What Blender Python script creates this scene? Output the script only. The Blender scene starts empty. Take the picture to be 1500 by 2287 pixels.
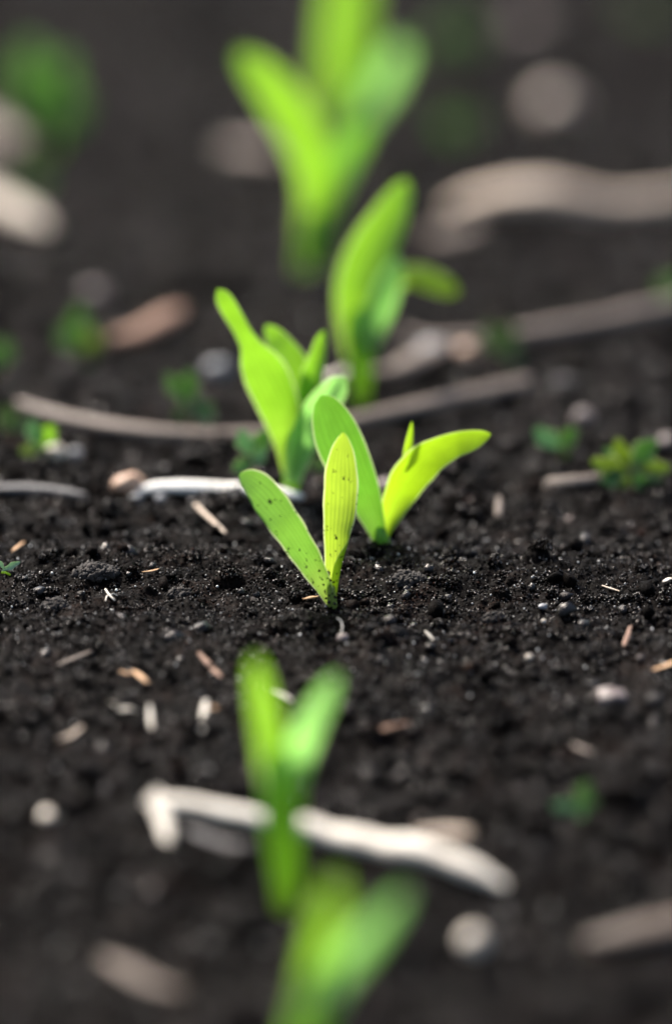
import bpy, math
import numpy as np
from mathutils import Vector

# ------------------------------------------------------------------ camera, sky, sun, exposure
scene = bpy.context.scene
C = scene.collection
R = math.radians
PITCH = R(17.7)
CAM = Vector((0.0, -1.6122, 0.5394))
LENS, SENSOR = 225.0, 36.0
FPX = LENS / SENSOR * 2287.0            # focal length in photo pixels
cd = bpy.data.cameras.new('camera')
cam = bpy.data.objects.new('camera', cd); C.objects.link(cam)
cam.location = CAM; cam.rotation_euler = (math.pi / 2 - PITCH, 0, 0)
cd.sensor_fit = 'VERTICAL'; cd.sensor_height = SENSOR; cd.sensor_width = SENSOR; cd.lens = LENS
cd.clip_start = 0.01; cd.clip_end = 2000
cd.dof.use_dof = True; cd.dof.focus_distance = 1.70; cd.dof.aperture_fstop = 3.8
scene.camera = cam

SUN_EL, SUN_AZ = R(50), R(-38)          # behind the row, a little to the left (azimuth from +Y towards +X)
sd = Vector((math.sin(SUN_AZ) * math.cos(SUN_EL), math.cos(SUN_AZ) * math.cos(SUN_EL), math.sin(SUN_EL)))
w = bpy.data.worlds.new('World'); scene.world = w; w.use_nodes = True
nt = w.node_tree; nt.nodes.clear()
sky = nt.nodes.new('ShaderNodeTexSky'); sky.sky_type = 'NISHITA'; sky.sun_disc = False
sky.sun_elevation = SUN_EL; sky.sun_rotation = SUN_AZ
sky.air_density = 1.0; sky.dust_density = 3.5; sky.ozone_density = 0.6
bg = nt.nodes.new('ShaderNodeBackground'); bg.inputs[1].default_value = 0.085
wo = nt.nodes.new('ShaderNodeOutputWorld')
nt.links.new(sky.outputs[0], bg.inputs[0]); nt.links.new(bg.outputs[0], wo.inputs[0])
ld = bpy.data.lights.new('sun', 'SUN'); ld.energy = 3.6; ld.angle = R(8.0); ld.color = (1.0, 0.95, 0.87)
sun = bpy.data.objects.new('sun', ld); C.objects.link(sun)
sun.rotation_euler = (-sd).to_track_quat('-Z', 'Y').to_euler(); sun.location = sd * 5
vs = scene.view_settings
vs.view_transform = 'Standard'; vs.look = 'None'; vs.gamma = 1.0; vs.exposure = 1.5
scene.cycles.use_denoising = True
scene.cycles.max_bounces = 8; scene.cycles.transmission_bounces = 6
scene.cycles.sample_clamp_indirect = 4.0

rng = np.random.default_rng(7)
FWD = Vector((0, math.cos(PITCH), -math.sin(PITCH)))
UP = Vector((0, math.sin(PITCH), math.cos(PITCH)))
RIGHT = Vector((1, 0, 0))

def ray(px, py): return FWD * FPX + RIGHT * (px - 750.0) + UP * (1143.5 - py)
def mpp(p): return (Vector(p) - CAM).dot(FWD) / FPX     # metres per photo pixel at that depth

# ------------------------------------------------------------------ soil height field
def perlin(x, y, seed=0):
    xi = np.floor(x).astype(np.int64); yi = np.floor(y).astype(np.int64)
    xf = x - xi; yf = y - yi
    def g(ix, iy):
        h = (ix * 374761393 + iy * 668265263 + seed * 974634777) & 0xffffffff
        h = ((h ^ (h >> 13)) * 1274126177) & 0xffffffff
        h = h ^ (h >> 16)
        return (h & 0xffff) / 65536.0 * 2 * np.pi
    def d(ix, iy, fx, fy):
        a = g(ix, iy); return np.cos(a) * fx + np.sin(a) * fy
    u = xf ** 3 * (xf * (xf * 6 - 15) + 10); v = yf ** 3 * (yf * (yf * 6 - 15) + 10)
    a = d(xi, yi, xf, yf); b = d(xi + 1, yi, xf - 1, yf)
    c = d(xi, yi + 1, xf, yf - 1); e = d(xi + 1, yi + 1, xf - 1, yf - 1)
    return (a + u * (b - a)) + v * ((c + u * (e - c)) - (a + u * (b - a)))

def smooth_h(x, y):
    x = np.asarray(x, float); y = np.asarray(y, float)
    fall = 1.0 / (1.0 + (np.abs(x) / 3.0) ** 2 + (np.abs(y) / 4.0) ** 2)
    h = 0.0042 * perlin(x / 0.085 + 3.1, y / 0.11 + 7.7, 1) + 0.0028 * perlin(x / 0.034, y / 0.04, 2)
    ridge = 0.0035 * np.exp(-((y - 0.022 - 0.03 * x) / 0.020) ** 2) * (0.6 + 0.8 * perlin(x / 0.05 + 1.5, y / 0.3, 9))
    dip = -0.0035 * np.exp(-((y + 0.19) / 0.06) ** 2)
    slope = -0.09 * 0.05 * np.logaddexp(0.0, np.clip((y - 0.07) / 0.05, -60, 600))       # the field falls away behind the ridge
    return (h + ridge + dip + slope) * fall + 0.35 * perlin(x / 9.0, y / 9.0, 11) * (1 - fall) * 0.3

NCL = 1500
clx = rng.uniform(-0.26, 0.26, NCL); cly = rng.uniform(-0.42, 1.35, NCL)
clr = 0.0012 + 0.0034 * rng.random(NCL) ** 3.0
clh = clr * rng.uniform(0.45, 0.95, NCL)
EXTRA = []                                       # clods that the photo shows by name (px, py, radius)
def fine_h(x, y):
    s = smooth_h(x, y)
    near = np.exp(-((np.abs(x) / 0.6) ** 4) - ((np.abs(y - 0.4) / 1.3) ** 4))
    warp = 0.0015 * perlin(x / 0.006, y / 0.006, 21)
    b = 0.0048 * np.abs(perlin(x / 0.015 + warp * 60, y / 0.016, 3)) * (1 + 0.7 * np.clip((np.abs(y) - 0.06) / 0.08, 0, 1))
    b += 0.0016 * np.abs(perlin(x / 0.0052, y / 0.0054 + warp * 80, 4))
    b += 0.0009 * np.abs(perlin(x / 0.0021, y / 0.0022, 5))
    b += 0.0005 * perlin(x / 0.0009, y / 0.0009, 6)
    return s + b * near

_k = np.array([(0, 0), (1, 0), (-1, 0), (0, 1), (0, -1), (.7, .7), (-.7, .7), (.7, -.7), (-.7, -.7)])
def rest(x, y, r=0.002):
    """ height something of that radius rests at """
    g = gh(x + _k[:, 0] * r, y + _k[:, 1] * r)
    return float(0.5 * g.mean() + 0.5 * g.max()) + 0.0004
def at(px, py, h=0.0, r=0.002):
    """ point on the ray of a photo pixel that lies h above the soil """
    d = ray(px, py); z = h
    for _ in range(10):
        p = CAM + d * ((z - CAM.z) / d.z)
        z = 0.5 * z + 0.5 * (rest(p.x, p.y, r) + h)
    return CAM + d * ((z - CAM.z) / d.z)
def at_depth(px, py, Y):
    d = ray(px, py); t = (Y - CAM.y) / d.y
    return CAM + d * t

# ------------------------------------------------------------------ helpers
def mesh_np(name, V, F, mat, parent=None, smooth=True, uv=None):
    V = np.asarray(V, np.float32); F = np.asarray(F, np.int32)
    me = bpy.data.meshes.new(name)
    n, k = F.shape
    me.vertices.add(len(V)); me.vertices.foreach_set('co', V.ravel())
    me.loops.add(n * k); me.loops.foreach_set('vertex_index', F.ravel())
    me.polygons.add(n)
    me.polygons.foreach_set('loop_start', np.arange(0, n * k, k, dtype=np.int32))
    me.polygons.foreach_set('loop_total', np.full(n, k, np.int32))
    me.polygons.foreach_set('use_smooth', np.full(n, smooth, bool))
    if uv is not None:
        ul = me.uv_layers.new(name='UVMap')
        ul.data.foreach_set('uv', np.asarray(uv, np.float32)[F.ravel()].ravel())
    me.update(calc_edges=True)
    me.materials.append(mat)
    o = bpy.data.objects.new(name, me); C.objects.link(o)
    if parent: o.parent = parent
    return o
def tag(o, label, cat, group=None, kind=None):
    o['label'] = label; o['category'] = cat
    if group: o['group'] = group
    if kind: o['kind'] = kind
    return o
def thing(name, loc, label, cat, group=None):
    o = bpy.data.objects.new(name, None); C.objects.link(o)
    o.location = loc; o.empty_display_size = 0.01
    return tag(o, label, cat, group)

class NB:
    """ tiny node-tree builder """
    def __init__(s, name):
        s.m = bpy.data.materials.new(name); s.m.use_nodes = True
        s.t = s.m.node_tree; s.t.nodes.clear()
        s.out = s.t.nodes.new('ShaderNodeOutputMaterial')
    def n(s, typ, ins=None, **kw):
        nd = s.t.nodes.new(typ)
        for k, v in kw.items(): setattr(nd, k, v)
        for k, v in (ins or {}).items():
            if isinstance(v, bpy.types.NodeSocket): s.t.links.new(v, nd.inputs[k])
            else: nd.inputs[k].default_value = v
        return nd
    def math(s, op, a, b=0.0, c=0.0, clamp=False):
        return s.n('ShaderNodeMath', {0: a, 1: b, 2: c}, operation=op, use_clamp=clamp).outputs[0]
    def ramp(s, fac, stops, interp='LINEAR'):
        nd = s.n('ShaderNodeValToRGB', {0: fac}); cr = nd.color_ramp; cr.interpolation = interp
        while len(cr.elements) < len(stops): cr.elements.new(0.5)
        for e, (p, c) in zip(cr.elements, stops):
            e.position = p; e.color = (*c, 1) if len(c) == 3 else c
        return nd.outputs[0]
    def mix(s, fac, a, b):
        nd = s.n('ShaderNodeMix', data_type='RGBA')
        for i, v in ((0, fac), (6, a), (7, b)):
            if isinstance(v, bpy.types.NodeSocket): s.t.links.new(v, nd.inputs[i])
            else: nd.inputs[i].default_value = (*v, 1) if (i and len(v) == 3) else v
        return nd.outputs[2]
    def noise(s, vec, scale, detail=3, rough=0.55, out=0):
        return s.n('ShaderNodeTexNoise', {'Vector': vec, 'Scale': scale, 'Detail': detail, 'Roughness': rough}).outputs[out]
    def done(s, shader):
        s.t.links.new(shader, s.out.inputs[0]); return s.m

# ------------------------------------------------------------------ materials
def soil_mat(name, island):
    b = NB(name)
    geo = b.n('ShaderNodeNewGeometry'); pos = geo.outputs['Position']
    n1 = b.noise(pos, 70, 4); n2 = b.noise(pos, 900, 3)
    f = b.math('ADD', b.math('MULTIPLY', n1, 0.55), b.math('MULTIPLY', n2, 0.45))
    col = b.ramp(f, [(0.34, (0.0006, 0.00046, 0.00045)), (0.50, (0.0017, 0.0012, 0.0011)), (0.60, (0.0068, 0.0043, 0.0034)), (0.72, (0.034, 0.0205, 0.0152))])
    if island:
        rnd = geo.outputs['Random Per Island']
        tint = b.ramp(rnd, [(0.0, (0.35, 0.35, 0.38)), (0.55, (1.0, 0.98, 0.97)), (0.80, (1.6, 1.45, 1.35)), (0.93, (2.6, 2.2, 1.95)), (0.975, (3.2, 2.5, 2.0)), (0.988, (4.5, 1.9, 1.0)), (1.0, (5.0, 4.4, 3.9))])
        mm = b.n('ShaderNodeMix', data_type='RGBA', blend_type='MULTIPLY', clamp_result=False)
        mm.inputs[0].default_value = 1.0
        b.t.links.new(col, mm.inputs[6]); b.t.links.new(tint, mm.inputs[7]); col = mm.outputs[2]
    rough = b.ramp(b.noise(pos, 1500, 2), [(0.35, (0.45,) * 3), (0.65, (0.85,) * 3)])
    spec = 0.03
    if island:                                   # some crumbs are moist and glint
        wet = b.math('FRACT', b.math('MULTIPLY', rnd, 173.3))
        rough = b.mix(b.ramp(wet, [(0.66, (0,) * 3), (0.72, (1,) * 3)]), rough, (0.22, 0.22, 0.22))
        spec = b.ramp(wet, [(0.66, (0.03,) * 3), (0.72, (0.45,) * 3)])
    bump = b.n('ShaderNodeBump', {'Height': b.noise(pos, 2600, 3, 0.65), 'Strength': 0.7, 'Distance': 0.0004})
    p = b.n('ShaderNodeBsdfPrincipled', {'Base Color': col, 'Roughness': rough, 'Specular IOR Level': spec, 'Specular Tint': (1.0, 0.90, 0.85, 1.0), 'Normal': bump.outputs[0]})
    return b.done(p.outputs[0])
M_SOIL = soil_mat('soil_sheet', False)
M_CRUMB = soil_mat('soil_crumb', True)

def leaf_mat(name, refl, trans, tfac=0.5, dirt=0.0, rim=0.462, veins=8.0, base_pale=0.0, rough=0.36):
    """ thin leaf: reflecting face + light let through, parallel veins along the blade, pale margin with painted backlit rim, specks of soil """
    b = NB(name)
    uv = b.n('ShaderNodeUVMap').outputs[0]
    sep = b.n('ShaderNodeSeparateXYZ', {0: uv}); u, v = sep.outputs[0], sep.outputs[1]
    geo = b.n('ShaderNodeNewGeometry'); pos = geo.outputs['Position']
    wob = b.math('MULTIPLY', b.math('SUBTRACT', b.noise(pos, 120, 2), 0.5), 0.03)
    uu = b.math('ADD', u, wob)
    wave = b.math('SINE', b.math('MULTIPLY', uu, veins * 2 * math.pi))
    vein = b.math('MULTIPLY_ADD', wave, 0.5, 0.5)
    fine = b.n('ShaderNodeTexNoise', {'Vector': b.n('ShaderNodeCombineXYZ', {0: b.math('MULTIPLY', uu, 60.0), 1: b.math('MULTIPLY', v, 3.0), 2: 0.0}).outputs[0], 'Scale': 1.0, 'Detail': 3.0}).outputs[0]
    mott = b.noise(pos, 160, 3)
    k = b.math('ADD', b.math('MULTIPLY', b.math('MULTIPLY', b.math('POWER', vein, 2.0), mott), 0.24), b.math('ADD', b.math('MULTIPLY', fine, 0.55), b.math('MULTIPLY', mott, 0.35)))
    def var(c, lo, hi): return b.ramp(k, [(0.30, tuple(x * lo for x in c)), (0.80, tuple(x * hi for x in c))])
    cr = var(refl, 0.66, 1.22); ct = var(trans, 0.70, 1.20)
    # paler and yellower towards the base of the blade
    pale = b.ramp(v, [(0.0, (base_pale,) * 3), (0.35, (0.0,) * 3)])
    cr = b.mix(pale, cr, (0.20, 0.25, 0.05)); ct = b.mix(pale, ct, (0.45, 0.45, 0.10))
    edge = b.math('ABSOLUTE', b.math('SUBTRACT', u, 0.5))
    em = b.ramp(edge, [(rim, (0,) * 3), (rim + 0.03, (0.85,) * 3)])
    cr = b.mix(em, cr, (0.55, 0.62, 0.32)); ct = b.mix(em, ct, (0.80, 0.88, 0.45))  # translucent margin, whitened further to paint in the backlit rim
    mr = b.ramp(edge, [(0.006, (0.35,) * 3), (0.022, (0,) * 3)])
    cr = b.mix(mr, cr, tuple(min(1, x * 1.35 + .02) for x in refl))
    rgh = b.ramp(mott, [(0.3, (rough - 0.06,) * 3), (0.7, (rough + 0.12,) * 3)])
    if dirt > 0:
        pu = b.n('ShaderNodeCombineXYZ', {0: b.math('MULTIPLY', u, 7.0), 1: b.math('MULTIPLY', v, 34.0), 2: 0.0}).outputs[0]
        jit = b.n('ShaderNodeVectorMath', {0: b.noise(pos, 900, 4, out=1), 1: (1.9, 3.2, 0.0)}, operation='MULTIPLY').outputs[0]
        wv = b.n('ShaderNodeTexVoronoi', {'Vector': b.n('ShaderNodeVectorMath', {0: pu, 1: jit}, operation='ADD').outputs[0], 'Scale': 1.0}, feature='F1')
        size = b.math('MULTIPLY', b.ramp(b.n('ShaderNodeSeparateXYZ', {0: wv.outputs['Color']}).outputs[0], [(0.55, (0,) * 3), (1.0, (0.36,) * 3)]), dirt)
        lowv = b.ramp(v, [(0.0, (1.9,) * 3), (0.35, (1.0,) * 3), (1.0, (0.75,) * 3)])
        size = b.math('MULTIPLY', size, lowv)
        spot = b.math('GREATER_THAN', b.math('SUBTRACT', size, wv.outputs['Distance']), 0.0)
        cr = b.mix(spot, cr, (0.012, 0.010, 0.008)); ct = b.mix(spot, ct, (0.004, 0.003, 0.002))
        rgh = b.mix(spot, rgh, (0.8, 0.8, 0.8))
    bump = b.n('ShaderNodeBump', {'Height': b.math('ADD', vein, fine), 'Strength': 0.22, 'Distance': 0.0003})
    p = b.n('ShaderNodeBsdfPrincipled', {'Base Color': cr, 'Roughness': rgh, 'Specular IOR Level': 0.5, 'Normal': bump.outputs[0]})
    t = b.n('ShaderNodeBsdfTranslucent', {'Color': ct, 'Normal': bump.outputs[0]})
    mx = b.n('ShaderNodeMixShader', {0: tfac, 1: p.outputs[0], 2: t.outputs[0]})
    return b.done(mx.outputs[0])
LIME = (0.10, 0.29, 0.035); LIME_T = (0.30, 0.62, 0.025)
M_LEAF_A = leaf_mat('leaf_specked', (0.15, 0.32, 0.08), (0.26, 0.56, 0.05), 0.42, dirt=1.08, rim=0.447, base_pale=0.5, veins=9)
M_LEAF_Y = leaf_mat('leaf_specked_yellow', (0.15, 0.28, 0.03), (0.44, 0.64, 0.04), 0.60, dirt=0.95, rim=0.447, base_pale=0.4, veins=8)
M_LEAF = leaf_mat('leaf_lime', LIME, LIME_T, 0.5, base_pale=0.3)
M_LEAF_G = leaf_mat('leaf_green', (0.085, 0.26, 0.055), (0.20, 0.52, 0.03), 0.46, base_pale=0.2)
M_LEAF_W = leaf_mat('leaf_sky_sheen', (0.21, 0.45, 0.17), (0.36, 0.78, 0.16), 0.5, base_pale=0.2, rough=0.30)  # mint sheen of the sky painted into the leaf colours
M_LEAF_B = leaf_mat('leaf_yellow_green', (0.16, 0.31, 0.015), (0.45, 0.74, 0.015), 0.62, dirt=0.4, base_pale=0.2)
M_STEM = leaf_mat('stem_green', (0.20, 0.42, 0.06), (0.55, 0.86, 0.07), 0.55, veins=8, base_pale=0.35)
M_STEM_A = leaf_mat('stem_specked', (0.25, 0.34, 0.06), (0.5, 0.6, 0.08), 0.3, dirt=1.1, veins=6, base_pale=0.5)
M_WEED = leaf_mat('weed_leaf', (0.042, 0.115, 0.032), (0.06, 0.17, 0.02), 0.35, veins=5)
M_WEED_L = leaf_mat('weed_leaf_light', (0.062, 0.165, 0.042), (0.10, 0.27, 0.03), 0.38, veins=5)
M_WEED_M = leaf_mat('weed_leaf_mint', (0.11, 0.23, 0.12), (0.10, 0.26, 0.07), 0.3, veins=5, rough=0.30)
M_WEED_D = leaf_mat('weed_leaf_dull', (0.050, 0.082, 0.038), (0.05, 0.10, 0.02), 0.3, veins=5)
M_WEED_Y = leaf_mat('weed_leaf_olive', (0.075, 0.13, 0.018), (0.15, 0.24, 0.012), 0.4, veins=5)
M_WSTEM = leaf_mat('weed_stem', (0.22, 0.12, 0.08), (0.3, 0.12, 0.06), 0.2, veins=4)

def straw_mat(name, lo, hi, rough=0.6):
    b = NB(name)
    uv = b.n('ShaderNodeUVMap').outputs[0]
    sep = b.n('ShaderNodeSeparateXYZ', {0: uv}); u, v = sep.outputs[0], sep.outputs[1]
    pos = b.n('ShaderNodeNewGeometry').outputs['Position']
    st = b.n('ShaderNodeTexNoise', {'Vector': b.n('ShaderNodeCombineXYZ', {0: b.math('MULTIPLY', u, 30.0), 1: b.math('MULTIPLY', v, 4.0), 2: 0.0}).outputs[0], 'Scale': 1.0, 'Detail': 5.0, 'Roughness': 0.6}).outputs[0]
    pt = b.noise(pos, 140, 4)
    k = b.math('ADD', b.math('MULTIPLY', st, 0.6), b.math('MULTIPLY', pt, 0.4))
    col = b.ramp(k, [(0.34, lo), (0.48, tuple((a * .45 + c * .55) for a, c in zip(lo, hi))), (0.68, hi)])
    spot = b.ramp(b.noise(pos, 420, 3), [(0.62, (0,) * 3), (0.74, (0.75,) * 3)])
    col = b.mix(spot, col, (0.05, 0.035, 0.025))
    bump = b.n('ShaderNodeBump', {'Height': st, 'Strength': 0.5, 'Distance': 0.0006})
    p = b.n('ShaderNodeBsdfPrincipled', {'Base Color': col, 'Roughness': rough, 'Specular IOR Level': 0.35, 'Normal': bump.outputs[0]})
    return b.done(p.outputs[0])
M_BLEACH = straw_mat('straw_bleached', (0.34, 0.27, 0.20), (0.84, 0.78, 0.68))
M_WHITE = straw_mat('straw_white', (0.60, 0.54, 0.45), (0.88, 0.86, 0.82))
M_TAN = straw_mat('straw_tan', (0.28, 0.19, 0.13), (0.66, 0.54, 0.43))
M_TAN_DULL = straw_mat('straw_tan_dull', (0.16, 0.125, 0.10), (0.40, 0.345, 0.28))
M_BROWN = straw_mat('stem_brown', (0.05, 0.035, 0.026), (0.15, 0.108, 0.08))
M_GREY = straw_mat('stem_weathered', (0.085, 0.064, 0.050), (0.235, 0.180, 0.145))
M_DARK = straw_mat('stem_dark', (0.055, 0.050, 0.050), (0.13, 0.12, 0.118))
M_RUST = straw_mat('bark_rust', (0.14, 0.070, 0.045), (0.36, 0.21, 0.14))
M_ORANGE = straw_mat('chip_orange', (0.34, 0.17, 0.07), (0.66, 0.42, 0.24))
def stone_mat(name, lo, hi, rough=0.5):
    b = NB(name); pos = b.n('ShaderNodeNewGeometry').outputs['Position']
    k = b.noise(pos, 520, 5, 0.62)
    col = b.ramp(k, [(0.32, lo), (0.68, hi)])
    bump = b.n('ShaderNodeBump', {'Height': b.noise(pos, 1500, 4), 'Strength': 0.5, 'Distance': 0.0004})
    p = b.n('ShaderNodeBsdfPrincipled', {'Base Color': col, 'Roughness': rough, 'Normal': bump.outputs[0]})
    return b.done(p.outputs[0])
M_ST_GREY = stone_mat('stone_grey', (0.12, 0.12, 0.125), (0.30, 0.295, 0.30))
M_ST_PALE = stone_mat('stone_pale', (0.40, 0.33, 0.26), (0.74, 0.64, 0.52))
M_ST_TAN = stone_mat('stone_tan', (0.17, 0.125, 0.095), (0.40, 0.315, 0.255))
M_ST_ORANGE = stone_mat('stone_orange', (0.30, 0.16, 0.09), (0.58, 0.37, 0.25))
M_ST_PINK = stone_mat('stone_pink', (0.085, 0.062, 0.056), (0.23, 0.175, 0.155))
M_CLOD = stone_mat('soil_clod', (0.0025, 0.0019, 0.0017), (0.040, 0.030, 0.0245), 0.85)
def quartz():
    b = NB('mineral_grain')
    rnd = b.n('ShaderNodeNewGeometry').outputs['Random Per Island']
    col = b.ramp(rnd, [(0.0, (0.035, 0.028, 0.024)), (0.45, (0.10, 0.085, 0.075)), (0.75, (0.24, 0.22, 0.20)), (0.93, (0.45, 0.43, 0.40)), (1.0, (0.8, 0.78, 0.74))])
    rg = b.ramp(b.math('FRACT', b.math('MULTIPLY', rnd, 91.7)), [(0, (0.14,) * 3), (1, (0.55,) * 3)])
    return b.done(b.n('ShaderNodeBsdfPrincipled', {'Base Color': col, 'Roughness': rg}).outputs[0])
M_QUARTZ = quartz()

# ------------------------------------------------------------------ ground sheet
def axis(lo, hi, fine_lo, fine_hi, step_f, step_c, far):
    a = []
    x = lo
    while x < hi:
        a.append(x)
        d = max(fine_lo - x, x - fine_hi, 0.0)
        x += step_f + (step_c - step_f) * min(1.0, d / 0.10)
    a.append(hi)
    out = []; s = step_c; x = hi
    while x < far:
        s *= 1.22; x += s; out.append(x)
    pre = []; s = step_c; x = lo
    while x > -far:
        s *= 1.22; x -= s; pre.append(x)
    return np.array(pre[::-1] + a + out)
ax = axis(-0.17, 0.17, -0.125, 0.125, 0.00045, 0.0012, 220)
ay = axis(-0.36, 1.35, -0.12, 0.11, 0.00045, 0.0016, 220)
GX, GY = np.meshgrid(ax, ay)
def add_clods(X, Y, Z, sx, sy, sr, sh):
    for x, y, r, h in zip(sx, sy, sr, sh):
        i0, i1 = np.searchsorted(ax, [x - r, x + r]); j0, j1 = np.searchsorted(ay, [y - r, y + r])
        if i1 <= i0 or j1 <= j0: continue
        xs = X[j0:j1, i0:i1] - x; ys = Y[j0:j1, i0:i1] - y
        rr = np.sqrt(xs ** 2 + ys ** 2) / r
        ang = np.arctan2(ys, xs)
        rr = rr * (1 + 0.16 * np.sin(3 * ang + x * 900) + 0.10 * np.sin(5 * ang + y * 700))
        Z[j0:j1, i0:i1] += h * np.sqrt(np.clip(1 - rr ** 2, 0, 1)) * 0.9
GZ = fine_h(GX, GY)
add_clods(GX, GY, GZ, clx, cly, clr, clh)
ny, nx = GX.shape
idx = np.arange(nx * ny).reshape(ny, nx)
F = np.stack([idx[:-1, :-1], idx[:-1, 1:], idx[1:, 1:], idx[1:, :-1]], -1).reshape(-1, 4)
ground = mesh_np('ground', np.stack([GX, GY, GZ], -1).reshape(-1, 3), F, M_SOIL)
tag(ground, 'black crumbly tilled field soil', 'soil', kind='structure')

def gh(x, y):
    """ real height of the sheet, bilinear """
    x = np.asarray(x); y = np.asarray(y)
    i = np.clip(np.searchsorted(ax, x) - 1, 0, nx - 2); j = np.clip(np.searchsorted(ay, y) - 1, 0, ny - 2)
    fx = (x - ax[i]) / (ax[i + 1] - ax[i]); fy = (y - ay[j]) / (ay[j + 1] - ay[j])
    return (GZ[j, i] * (1 - fx) * (1 - fy) + GZ[j, i + 1] * fx * (1 - fy) + GZ[j + 1, i] * (1 - fx) * fy + GZ[j + 1, i + 1] * fx * fy)

# ------------------------------------------------------------------ scattered soil crumbs and grains (nobody could count them)
def ico(sub=0):
    p = (1 + 5 ** .5) / 2
    v = [(-1, p, 0), (1, p, 0), (-1, -p, 0), (1, -p, 0), (0, -1, p), (0, 1, p), (0, -1, -p), (0, 1, -p), (p, 0, -1), (p, 0, 1), (-p, 0, -1), (-p, 0, 1)]
    f = [(0, 11, 5), (0, 5, 1), (0, 1, 7), (0, 7, 10), (0, 10, 11), (1, 5, 9), (5, 11, 4), (11, 10, 2), (10, 7, 6), (7, 1, 8), (3, 9, 4), (3, 4, 2), (3, 2, 6), (3, 6, 8), (3, 8, 9), (4, 9, 5), (2, 4, 11), (6, 2, 10), (8, 6, 7), (9, 8, 1)]
    v = [np.array(a, float) / np.linalg.norm(a) for a in v]
    for _ in range(sub):
        c = {}; g = []
        def mid(a, b):
            k = (min(a, b), max(a, b))
            if k not in c:
                m = v[a] + v[b]; v.append(m / np.linalg.norm(m)); c[k] = len(v) - 1
            return c[k]
        for a, b_, d in f:
            x, y, z = mid(a, b_), mid(b_, d), mid(d, a)
            g += [(a, x, z), (b_, y, x), (d, z, y), (x, y, z)]
        f = g
    return np.array(v), np.array(f)
IV0, IF0 = ico(0); IV1, IF1 = ico(1); IV2, IF2 = ico(2); IV3, IF3 = ico(3)

def rot_mats(n):
    q = rng.normal(size=(n, 4)); q /= np.linalg.norm(q, axis=1, keepdims=True)
    w_, x, y, z = q.T
    return np.stack([np.stack([1 - 2 * (y * y + z * z), 2 * (x * y - z * w_), 2 * (x * z + y * w_)], -1),
                     np.stack([2 * (x * y + z * w_), 1 - 2 * (x * x + z * z), 2 * (y * z - x * w_)], -1),
                     np.stack([2 * (x * z - y * w_), 2 * (y * z + x * w_), 1 - 2 * (x * x + y * y)], -1)], -2)
def scatter(pos, rad, IV, IF, jit=0.22, flat=(0.6, 1.15)):
    n = len(pos)
    base = IV[None] * (1 + rng.normal(0, jit, (n, len(IV), 1)).clip(-.5, .5))
    base = base * rng.uniform(flat[0], flat[1], (n, 1, 3))
    v = np.einsum('nij,nvj->nvi', rot_mats(n), base) * rad[:, None, None] + pos[:, None, :]
    f = IF[None] + (np.arange(n) * len(IV))[:, None, None]
    return v.reshape(-1, 3), f.reshape(-1, 3)
def clusters(n, y0, y1, rlo, rhi, pw, per, IV, IF, avoid=0.0, cap=0.0009):
    x, y = field(n, -1, 1, y0, y1); x = x * wedge(y)
    if avoid:
        k_ = np.abs(x) > avoid; x, y = x[k_], y[k_]
    Rr = rlo + (rhi - rlo) * rng.random(len(x)) ** pw
    cnt = np.maximum(12, (per * (Rr / rhi) ** 1.3)).astype(int)
    i = np.repeat(np.arange(len(x)), cnt); m = len(i)
    d = rng.normal(size=(m, 3)); d /= np.linalg.norm(d, axis=1, keepdims=True); d[:, 2] = np.abs(d[:, 2]) * 1.1 - 0.25
    ph = rng.uniform(0, 6.28, (len(x), 3))[i]
    lump = 1 + 0.25 * np.sin(d[:, 0] * 4 + ph[:, 0]) + 0.2 * np.sin(d[:, 1] * 6 + ph[:, 1]) + 0.15 * np.sin(d[:, 2] * 7 + ph[:, 2])
    q = d * (lump * rng.uniform(.7, 1, m) * Rr[i])[:, None]
    z = gh(x, y)
    pos = np.stack([x[i] + q[:, 0], y[i] + q[:, 1], z[i] + q[:, 2] * 0.75], -1)
    parts.append(scatter(pos, np.minimum(Rr[i] * (0.10 + 0.16 * rng.random(m) ** 1.7), cap * (1 + 0.4 * rng.random(m))), IV, IF, 0.26))
def field(n, x0, x1, y0, y1, clump=None):
    x = rng.uniform(x0, x1, n); y = rng.uniform(y0, y1, n)
    if clump:
        keep = rng.random(n) < np.clip(0.45 + clump * perlin(x / 0.012, y / 0.014, 31), 0.05, 1)
        x, y = x[keep], y[keep]
    return x, y
def wedge(y): return 0.098 + 0.062 * (y + 0.3) + 0.012   # half width in view
parts = []
def crumbs(n, y0, y1, rlo, rhi, pw, IV, IF, clump=0.9, xw=1.0, sink=0.25):
    x, y = field(n, -xw, xw, y0, y1, clump)
    x = x * wedge(y)
    r = rlo + (rhi - rlo) * rng.random(len(x)) ** pw
    z = gh(x, y) + r * rng.uniform(-sink, 0.75, len(x))
    parts.append(scatter(np.stack([x, y, z], -1), r, IV, IF))
crumbs(120000, -0.10, 0.09, 0.00016, 0.00048, 1.3, IV0, IF0, 1.2)
clusters(900, -0.11, 0.10, 0.0010, 0.0032, 2.0, 230, IV0, IF0, cap=0.00042)
crumbs(75000, -0.34, -0.09, 0.00028, 0.0008, 1.6, IV0, IF0, 1.1)
clusters(900, -0.34, -0.09, 0.0015, 0.0065, 2.0, 260, IV0, IF0, cap=0.0006)
crumbs(70000, 0.08, 0.38, 0.00035, 0.0010, 1.6, IV0, IF0, 1.1)
clusters(900, 0.08, 0.40, 0.0018, 0.0070, 2.2, 160, IV0, IF0, 0.010)
crumbs(45000, 0.36, 1.32, 0.0007, 0.0018, 1.8, IV0, IF0, 1.0)
clusters(900, 0.38, 1.32, 0.003, 0.010, 2.0, 110, IV0, IF0, 0.010)
crumbs(34000, -0.36, 1.35, 0.0009, 0.0026, 2.0, IV0, IF0, 0.8, xw=3.2, sink=0.4)
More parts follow.
